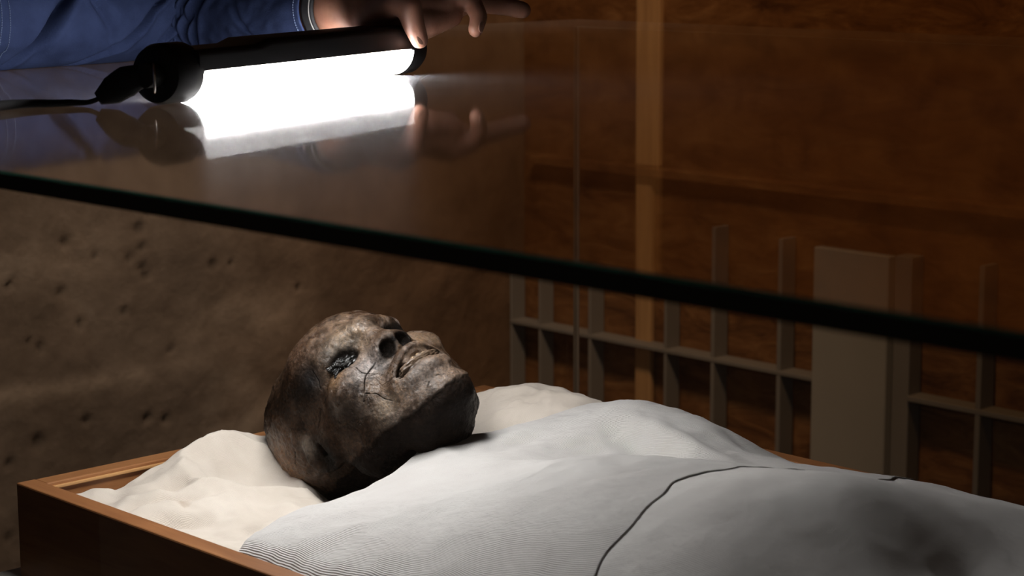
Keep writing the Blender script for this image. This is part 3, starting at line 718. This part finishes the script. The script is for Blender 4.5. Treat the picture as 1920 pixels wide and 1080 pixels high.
k.l(k.ramp(lum.outputs[0], [(0.006, (0.06, 0.06, 0.06)), (0.06, (0.60, 0.60, 0.60))]), k.b.inputs['Specular IOR Level'])
k.l(k.bump(k.noise(900, 4, 0.75), 0.55, 0.0010, k.bump(n1, 0.55, 0.0016, k.bump(n2, 0.5, 0.0030))), k.b.inputs['Normal']); cw = k.n('ShaderNodeMath', operation='MULTIPLY'); k.l(k.ramp(k.noise(70, 6, 0.7), [(0.45, (0, 0, 0)), (0.60, (0.38, 0.38, 0.38))]), cw.inputs[0]); k.l(k.ramp(lum.outputs[0], [(0.008, (0, 0, 0)), (0.045, (1, 1, 1))]), cw.inputs[1]); k.l(cw.outputs[0], k.b.inputs['Coat Weight']); k.b.inputs['Coat Roughness'].default_value = 0.30
k.l(k.bump(n2, 0.35, 0.0025), k.b.inputs['Coat Normal'])
M_MUMMY = k.m
k = NT('black_resin'); k.b.inputs['Base Color'].default_value = (0.003, 0.0027, 0.0024, 1); k.b.inputs['Roughness'].default_value = 0.34; k.b.inputs['Specular IOR Level'].default_value = 0.30
k.l(k.bump(k.noise(200, 3, 0.6), 0.35, 0.002), k.b.inputs['Normal']); M_RESIN = k.m
M_MOUTH = mat_plain('dried_mouth', (0.095, 0.062, 0.040), 0.45, var=0.5, scale=260)
M_TOOTH = mat_plain('old_tooth', (0.26, 0.18, 0.11), 0.45, var=0.2, scale=200)
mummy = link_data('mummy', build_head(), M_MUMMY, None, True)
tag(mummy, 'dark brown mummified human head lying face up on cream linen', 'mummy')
def lump(name, c, rad, mat, parent, seed, rough=0.35, sub=5):
    bm = bmesh.new(); bmesh.ops.create_icosphere(bm, subdivisions=sub, radius=1.0)
    V = np.array([v.co[:] for v in bm.verts]); d = 1 + rough*((fbm(V*2.6 + seed, 4) - 0.5)*2 + 0.18*(fbm(V*8 + seed, 2) - 0.5)*2)
    W = head_to_world(np.array(c) + V*d[:, None]*np.array(rad))
    for v, w in zip(bm.verts, W): v.co = w
    return bm_obj(name, bm, mat, parent, True)
for s in (-1, 1):
    e = lump('eye_packing', (s*33, 61.5 - (s > 0)*6.0, 13.2), ((15.0, 6.0, 8.3) if s < 0 else (11.0, 4.0, 6.5)), M_RESIN, mummy, 3.3 + s, 0.6, 6)
    e['label'] = 'black resin packing in the eye socket'
tg = lump('tongue', (0, 80.5, -48.0), (23, 8.6, 5.6), M_MOUTH, mummy, 8.8, 0.20)
tg['label'] = 'dried tan tissue between the parted lips'
for i, x in enumerate((-4.5, 1.5, 7.5)):
    lump('tooth', (x, 87.2 - 0.020*x*x, -45.4 - 0.012*x*x), (2.3, 1.8, 2.2), M_TOOTH, mummy, 5.0 + i, 0.12, 3)

# ================================================================ lamp on the glass
LA, LB = np.array([0.2837, -0.0134]), np.array([0.1806, 0.2846])
ld = (LB - LA)/np.linalg.norm(LB - LA); LD = np.array([ld[0], ld[1], 0]); LN = np.array([-LD[1], LD[0], 0])*-1.0   # LN points at the viewer's side
LLEN = float(np.linalg.norm(LB - LA)); LC = np.array([LA[0], LA[1], H + 0.0228])
lamp = empty('inspection_lamp', (float(LA[0] + ld[0]*LLEN/2), float(LA[1] + ld[1]*LLEN/2), H))
tag(lamp, 'lit black handheld tube lamp lying on the glass top', 'lamp')
def lofted(name, stations, mat, smooth=True, caps=True):
    """stations: [(s, [(n, z), ...])] closed outlines along the lamp axis"""
    V = []; F = []; m = len(stations[0][1])
    for s, o in stations:
        for a, b in o: V.append(LC + LD*s + LN*a*0.93 + np.array([0, 0, b*0.93]))
    for i in range(len(stations) - 1):
        for j in range(m):
            q = (j + 1) % m; F.append((i*m + j, i*m + q, (i+1)*m + q, (i+1)*m + j))
    if caps: F.append(tuple(range(m))); F.append(tuple(range((len(stations)-1)*m, len(stations)*m))[::-1])
    bm = bmesh.new(); vs = [bm.verts.new(v) for v in V]
    for f in F: bm.faces.new([vs[i] for i in f])
    bmesh.ops.recalc_face_normals(bm, faces=bm.faces)
    o = bm_obj(name, bm, mat, lamp, smooth)
    if smooth:
        o.data.set_sharp_from_angle(angle=math.radians(38))
    return o
circ = lambda r, n=48: [(r*math.cos(x), r*math.sin(x)) for x in np.arange(n)*2*math.pi/n]
def d_shape(w, top, low, rc=0.006):
    o = []
    for cx, cz, a0 in ((w - rc, top - rc, 0), (-(w - rc), top - rc, 90)):
        for t in np.linspace(a0, a0 + 90, 7): o.append((cx + rc*math.cos(math.radians(t)), cz + rc*math.sin(math.radians(t))))
    o += [(-w, low), (w, low)]; return o
S1 = 0.079
lofted('lamp_body', [(0.0, d_shape(.0240, .0185, .0012)), (S1, d_shape(.0240, .0185, .0012)), (S1 + .016, d_shape(.0245, .0225, .0012)), (LLEN + .004, d_shape(.0245, .0225, .0012))], M_BLACK)
half = [(0.0238*math.cos(x), 0.0238*math.sin(x)) for x in np.linspace(math.pi + .02, 2*math.pi - .02, 33)] + [(.012, .0009), (-.012, .0009)]
lofted('diffuser', [(0.002, half), (LLEN + .001, half)], M_DIFFUSER)['label'] = 'glowing white diffuser'
lofted('end_cap', [(-.026, circ(.0195)), (-.0245, circ(.0225)), (-.020, circ(.0243)), (.004, circ(.0243)), (.008, circ(.0228)), (.008, circ(.018))], M_BLACK)
lofted('end_cap', [(LLEN - .001, circ(.018)), (LLEN - .001, circ(.0230)), (LLEN + .002, circ(.0243)), (LLEN + .022, circ(.0243)), (LLEN + .027, circ(.0222)), (LLEN + .0285, circ(.018))], M_BLACK)
def ring(name, c, ax, R, r, mat, parent, seg=40):
    ax = np.array(ax, float); ax /= np.linalg.norm(ax); u = np.cross(ax, [0, 0, 1.0]); u /= np.linalg.norm(u); w = np.cross(ax, u)
    V = []; F = []
    for i in range(seg):
        t = 2*math.pi*i/seg; e = math.cos(t)*u + math.sin(t)*w
        for j in range(10):
            p = 2*math.pi*j/10; V.append(np.array(c) + e*(R + r*math.cos(p)) + ax*r*math.sin(p))
    for i in range(seg):
        for j in range(10):
            F.append((i*10 + j, i*10 + (j+1) % 10, ((i+1) % seg)*10 + (j+1) % 10, ((i+1) % seg)*10 + j))
    return link_mesh(name, V, F, mat, parent, True)
rc = LC + LD*(-.030) + np.array([0, 0, -.002])
lofted('hook_mount', [(-.040, circ(.007, 16)), (-.038, circ(.010, 16)), (-.024, circ(.010, 16))], M_RUBBER)
ring('hook_ring', rc + LN*.006 + LD*-.004, LN*0.8 + LD*0.6, .0105, .0011, M_STEEL, lamp)['label'] = 'small steel hook ring'
lan = empty('wrist_lanyard', (0.2707, -0.0701, H)); tag(lan, 'thin black lanyard trailing from the lamp across the glass', 'lanyard')
tube('strap', [(0.2948, -0.0459, 0.3737), (0.2855, -0.0571, 0.3686), (0.2763, -0.0645, 0.3616), (0.2688, -0.0719, 0.3558)], [.0075, .0115, .0105, .0050], M_STRAP, lan, 12, 6, 0.45)
tube('cord', [(0.2707, -0.0701, 0.3565), (0.2614, -0.0756, 0.353), (0.2521, -0.0849, 0.3526), (0.2456, -0.0961, 0.3526), (0.2391, -0.1137, 0.353), (0.2438, -0.1388, 0.3533), (0.2614, -0.1713, 0.353), (0.2985, -0.2131, 0.353)], [.0018, .0019, .0026, .0028, .0032, .0038, .0034, .003], M_STRAP, lan, 10, 8)
tube('strap_end', [(0.2763, -0.0608, 0.3625), (0.267, -0.0552, 0.3635), (0.2595, -0.0524, 0.3653)], [.005, .0048, .0035], M_STRAP, lan, 10, 5, 0.5)

# ================================================================ the person
person = empty('person', (0.05, -0.525, FLOOR_Z))
tag(person, 'person in a blue shirt leaning over the case, one hand on the lamp', 'person')
wrist = (0.1407, 0.2642, 0.4066)
hand = [((0.0757, 0.2772, 0.4015), wrist, .022, .0265),
        (wrist, (0.1667, 0.3069, 0.4066), 0.0246, 0.0223), (wrist, (0.1815, 0.2921, 0.4131), 0.0232, 0.0195),
        ((0.1667, 0.3051, 0.4039), (0.1945, 0.3385, 0.4187), 0.0167, 0.0116), ((0.1667, 0.3051, 0.4039), (0.1871, 0.3506, 0.4113), 0.0167, 0.0116), ((0.1611, 0.3032, 0.402), (0.1797, 0.358, 0.4039), 0.0167, 0.0111), ((0.1593, 0.2995, 0.4001), (0.1741, 0.3552, 0.3964), 0.0158, 0.0102),
        ((0.1639, 0.3023, 0.3983), (0.1806, 0.3199, 0.3936), 0.0149, 0.0116),
        ((0.1648, 0.2754, 0.4039), (0.1899, 0.3153, 0.3955), 0.0204, 0.0153), ((0.1899, 0.3153, 0.3955), (0.1936, 0.3422, 0.4011), 0.0153, 0.0116), ((0.1778, 0.293, 0.4076), (0.1927, 0.3348, 0.4113), 0.0167, 0.0121),
        # index finger, bent down
        ((0.1945, 0.3385, 0.4187), (0.202, 0.3608, 0.4136), 0.0102, 0.0088), ((0.202, 0.3608, 0.4136), (0.215, 0.3575, 0.3997), 0.0088, 0.0079), ((0.215, 0.3575, 0.3997), (0.2192, 0.3496, 0.3885), 0.0079, 0.0069),
        # middle, ring and little finger, stretched out
        ((0.1871, 0.3506, 0.4113), (0.1815, 0.3905, 0.4108), 0.0116, 0.0104), ((0.1815, 0.3905, 0.4108), (0.1797, 0.4174, 0.4071), 0.0100, 0.0093), ((0.1797, 0.4174, 0.4071), (0.1871, 0.4379, 0.4022), 0.0090, 0.0081),
        ((0.1797, 0.358, 0.4039), (0.1685, 0.397, 0.4145), 0.0097, 0.0084), ((0.1685, 0.397, 0.4145), (0.1648, 0.4202, 0.4127), 0.0084, 0.0074), ((0.1648, 0.4202, 0.4127), (0.1648, 0.4379, 0.408), 0.0074, 0.0065),
        ((0.1741, 0.3552, 0.3964), (0.1593, 0.3859, 0.4113), 0.0088, 0.0074), ((0.1593, 0.3859, 0.4113), (0.1565, 0.4044, 0.4131), 0.0074, 0.0067), ((0.1565, 0.4044, 0.4131), (0.1565, 0.4184, 0.4104), 0.0067, 0.0058),
        # thumb, pressing on the lamp's end
        ((0.1611, 0.2772, 0.4057), (0.202, 0.2716, 0.4178), 0.0195, 0.0144), ((0.202, 0.2716, 0.4178), (0.2145, 0.2754, 0.4113), 0.0144, 0.0116), ((0.2145, 0.2754, 0.4113), (0.2154, 0.2809, 0.3946), 0.0116, 0.0097), ((0.2154, 0.2809, 0.3946), (0.2154, 0.287, 0.382), 0.0097, 0.0079)]
neck = [((0.05, -0.365, 0.6), (0.05, -0.315, 0.68), .058, .056), ((0.05, -0.285, 0.74), (0.05, -0.245, 0.82), .076, .088), ((0.05, -0.235, 0.84), (0.05, -0.305, 0.86), .086, .080),
        ((0.05, -0.21, 0.7), (0.05, -0.235, 0.74), .045, .06), ((0.05, -0.163, 0.765), (0.05, -0.157, 0.745), .010, .014), ((-0.025, -0.265, 0.775), (-0.03, -0.275, 0.8), .012, .016), ((0.125, -0.265, 0.775), (0.13, -0.275, 0.8), .012, .016)]
rhand = [((0.295, -0.445, 0.28), (0.305, -0.375, 0.06), .036, .026), ((0.305, -0.375, 0.06), (0.3, -0.355, -0.03), .026, .028), ((0.295, -0.345, -0.03), (0.29, -0.33, -0.115), .011, .008), ((0.305, -0.34, -0.03), (0.3, -0.32, -0.115), .010, .008),
         ((0.308, -0.36, -0.03), (0.308, -0.345, -0.12), .010, .008), ((0.308, -0.38, -0.03), (0.312, -0.37, -0.11), .009, .007), ((0.295, -0.345, 0.02), (0.27, -0.32, -0.04), .012, .009)]
core = [((0.0339, 0.2846, 0.3997), (-0.0636, 0.3051, 0.3983), .020, .018), ((-0.0636, 0.3051, 0.3983), (-0.1453, 0.293, 0.3983), .018, .018), ((-0.1453, 0.293, 0.3983), (-0.162, 0.2419, 0.3983), .018, .018), ((-0.162, 0.2419, 0.3983), (-0.1444, 0.0284, 0.4066), .018, .022), ((-0.1444, 0.0284, 0.4066), (-0.14, -0.325, 0.55), .022, .045),
        ((-0.14, -0.325, 0.55), (0.24, -0.375, 0.55), .05, .05), ((0.05, -0.375, 0.56), (0.05, -0.505, 0.12), .085, .11), ((0.24, -0.375, 0.55), (0.295, -0.445, 0.28), .05, .036),
        ((0.05, -0.365, 0.55), (0.05, -0.365, 0.6), .06, .058)]
bme = capsule_mesh(hand + neck + core + rhand, 0.0020, 5, 'body')
body = link_data('body', bme, M_SKIN, person, True); body['label'] = 'bare hand with the thumb pressed on the lamp'
hair = link_data('hair', capsule_mesh([((0.05, -0.245, 0.845), (0.05, -0.32, 0.875), .090, .086), ((0.05, -0.325, 0.8), (0.05, -0.345, 0.84), .06, .07)], 0.006, 6, 'hair_cap'), M_HAIR, person, True)
for (a, b, c, r) in [((0.022, -0.17, 0.79), 0, 0, .013), ((0.078, -0.17, 0.79), 0, 0, .013)]:
    bm = bmesh.new(); bmesh.ops.create_uvsphere(bm, u_segments=16, v_segments=10, radius=r, matrix=Matrix.Translation(a)); bm_obj('eye', bm, M_STITCH_PALE, person, True)
torso = [((0.05, -0.375, 0.5), (0.05, -0.495, 0.12), .135, .14), ((-0.04, -0.375, 0.48), (-0.01, -0.495, 0.1), .10, .11), ((0.14, -0.395, 0.48), (0.11, -0.495, 0.1), .10, .11), ((-0.11, -0.345, 0.55), (0.21, -0.395, 0.55), .066, .066),
         ((-0.14, -0.315, 0.54), (-0.145, -0.025, 0.425), .066, .058), ((0.23, -0.395, 0.54), (0.29, -0.445, 0.28), .064, .055), ((0.29, -0.445, 0.28), (0.302, -0.39, 0.1), .053, .042)]
link_data('shirt', capsule_mesh(torso, 0.007, 8, 'shirt_cloth'), M_SHIRT, person, True)
legs = [((-0.03, -0.515, 0.06), (-0.04, -0.515, -0.4), .095, .065), ((-0.04, -0.515, -0.4), (-0.04, -0.545, -0.8), .065, .055), ((0.13, -0.515, 0.06), (0.14, -0.515, -0.4), .095, .065), ((0.14, -0.515, -0.4), (0.14, -0.545, -0.8), .065, .055), ((-0.02, -0.515, 0.08), (0.12, -0.515, 0.08), .115, .115)]
link_data('trousers', capsule_mesh(legs, 0.008, 6, 'trouser_cloth'), M_TROUSER, person, True)
for x in (-.04, .14):
    link_data('shoe', capsule_mesh([((x, -.575, FLOOR_Z + .045), (x, -.415, FLOOR_Z + .038), .044, .037), ((x, -.555, FLOOR_Z + .06), (x, -.545, FLOOR_Z + .11), .045, .045)], 0.006, 5, 'shoe_leather'), M_SHOE, person, True)
# sleeve: a tube with pressed and bunched folds
def sleeve():
    path = catmull([(-0.1379, -0.1573, 0.4689), (-0.1397, -0.0645, 0.4317), (-0.1435, 0.0284, 0.4011), (-0.1509, 0.1398, 0.396), (-0.1657, 0.2419, 0.395), (-0.1546, 0.2995, 0.395), (-0.0961, 0.3116, 0.3946), (-0.0079, 0.2958, 0.3955), (0.0664, 0.2781, 0.4011), (0.1221, 0.267, 0.4057)], 40)
    d = np.r_[0, np.cumsum(np.linalg.norm(np.diff(path, axis=0), axis=1))]
    s = np.linspace(0, d[-1], 420); path = np.stack([np.interp(s, d, path[:, i]) for i in range(3)], 1)
    L = d[-1]; el = d[-1]*0.60; seg = 150; a = np.arange(seg)*2*math.pi/seg
    R0 = np.interp(s, [0, .093, .186, .297, .39, .464, .539, .631, L - .02, L], [.0557, .0539, .0520, .0488, .0483, .0483, .0464, .0418, .0367, .0353])
    S, A = np.meshgrid(s, a, indexing='ij'); D = np.zeros_like(S); rs = np.random.RandomState(11)
    folds = []
    folds += [(.302, 1.75, -.058, 1.5, .0048, .021), (.418, 1.75, -.088, 1.5, .0036, .017), (.487, 1.30, -.054, 0.7, .0036, .015), (.360, 1.30, .010, 0.7, .0060, .008),
              (.300, 2.0, -.040, 1.3, .0080, .006), (.60, 1.2, -.030, 1.3, .0060, .008), (.66, 1.0, .035, 1.2, .0060, .007), (.385, 4.2, -.04, 1.4, .008, .012), (.20, 1.5, -.04, 1.6, .008, .010), (.12, 2.5, .04, 1.6, .008, .010)]
    for k in range(20):                                            # bunched at the elbow
        folds.append((rs.normal(.545, .026), rs.uniform(0.4, 2.6), rs.uniform(-.060, -.020), rs.uniform(.7, 1.4), rs.uniform(.0028, .0045), rs.uniform(.007, .013)))
    for s0, a0, slope, wa, ws, dep in folds:
        s0, slope, ws, dep = .93*s0, .93*slope, .93*ws, .93*dep
        da = (A - a0 + math.pi) % (2*math.pi) - math.pi
        x = S - s0 - slope*da - .011*np.sin(1.7*da); e = np.exp(-(da/wa)**2)
        D += e*dep*(-np.exp(-(x/ws)**2) + 0.22*np.exp(-((x - 2.6*ws)/(1.9*ws))**2))
    Pn = np.stack([S.ravel()*22, np.cos(A).ravel()*1.6, np.sin(A).ravel()*1.6], 1); D += (fbm(Pn, 3).reshape(S.shape) - .5)*.010
    D *= np.clip((L - S)/.03, .15, 1)*(.15 + .85*np.clip((np.cos(A) + .97)/.35, 0, 1))
    T, N, B = frames(path); rr = R0[:, None] + D
    V = path[:, None] + rr[..., None]*(np.cos(A)[..., None]*N[:, None] + np.sin(A)[..., None]*B[:, None])
    low = H + 0.0002; V[..., 2] = np.where((V[..., 2] < low) & (V[..., 1] > Y0 - .02), low, V[..., 2])
    n = len(path); F = []
    i, j = np.meshgrid(np.arange(n - 1), np.arange(seg), indexing='ij'); i = i.ravel(); j = j.ravel(); q = (j + 1) % seg
    F = np.stack([i*seg + j, i*seg + q, (i+1)*seg + q, (i+1)*seg + j], 1)
    me = fast_mesh('sleeve', V.reshape(-1, 3), F)
    o = link_data('sleeve', me, M_SHIRT, person, True)
    m = o.modifiers.new('cloth_thickness', 'SOLIDIFY'); m.thickness = 0.0016; m.offset = -1
    bm = bmesh.new()                                               # rows of stitches following the cloth
    def stitch_row(pts, r=.00045):
        for k in range(0, len(pts) - 2, 3):
            p, q = Vector(pts[k]), Vector(pts[k+2]); ax = (q - p)
            if ax.length < 1e-5: continue
            mt = Matrix.Translation((p + q)/2) @ ax.to_track_quat('Z', 'Y').to_matrix().to_4x4()
            bmesh.ops.create_cone(bm, cap_ends=True, segments=5, radius1=r, radius2=r, depth=ax.length, matrix=mt)
    idx = int(np.argmin(np.abs(s - .219)))
    for off in (0, 5):
        row = [V[idx + off + int(6*math.sin(j/seg*6.28)), j % seg] + .0004*(V[idx, j % seg] - path[idx])/np.linalg.norm(V[idx, j % seg] - path[idx]) for j in range(0, seg + 1)]
        fine = catmull(row, 3); stitch_row(fine)
    for back in (5,):
        row = [V[n - back, j % seg] + .0004*(V[n - back, j % seg] - path[n - back])/np.linalg.norm(V[n - back, j % seg] - path[n - back]) for j in range(0, seg + 1)]
        stitch_row(catmull(row, 2))
    st = bm_obj('stitching', bm, M_STITCH, o); st['kind'] = 'stuff'
    return o
slv = sleeve()
# nails
def nail(c, ax, up, l, w):
    ax = Vector(ax).normalized(); up = Vector(up).normalized(); side = ax.cross(up).normalized(); up = side.cross(ax)
    bm = bmesh.new(); bmesh.ops.create_uvsphere(bm, u_segments=16, v_segments=10, radius=1.0)
    for v in bm.verts: v.co = Vector(c) + ax*v.co.x*l + side*v.co.y*w + up*v.co.z*.0010
    bm_obj('nail', bm, M_NAIL, body, True)
nail((0.2216, 0.2833, 0.3839), (0, .25, -.9), (1, -.1, .1), .0060, .0048)
nail((0.2249, 0.3510, 0.3909), (.15, -.35, -.9), (1, .3, .1), .0051, .0042)
# watch
watch = empty('wristwatch', (0.1314, 0.2656, 0.3732)); tag(watch, 'black watch strap with pale stitching at the blue cuff', 'watch')
wp = catmull([(0.1165, 0.2684, 0.4048), (0.1351, 0.2651, 0.4062)], 6)
aa = np.arange(40)*2*math.pi/40
V, F = sweep(wp, lambda i: np.stack([np.cos(aa)*.0311, np.sin(aa)*.0298], 1)); link_mesh('strap', V, F[:-2], M_STRAP, watch, True).modifiers.new('strap_thickness', 'SOLIDIFY').thickness = 0.0025
for i in (10,):
    T_, N_, B_ = frames(wp); i = min(i, len(wp) - 1)
    ring('strap_stitching', wp[i], T_[i], 0.0321, .0006, M_STITCH_PALE, watch, 60)
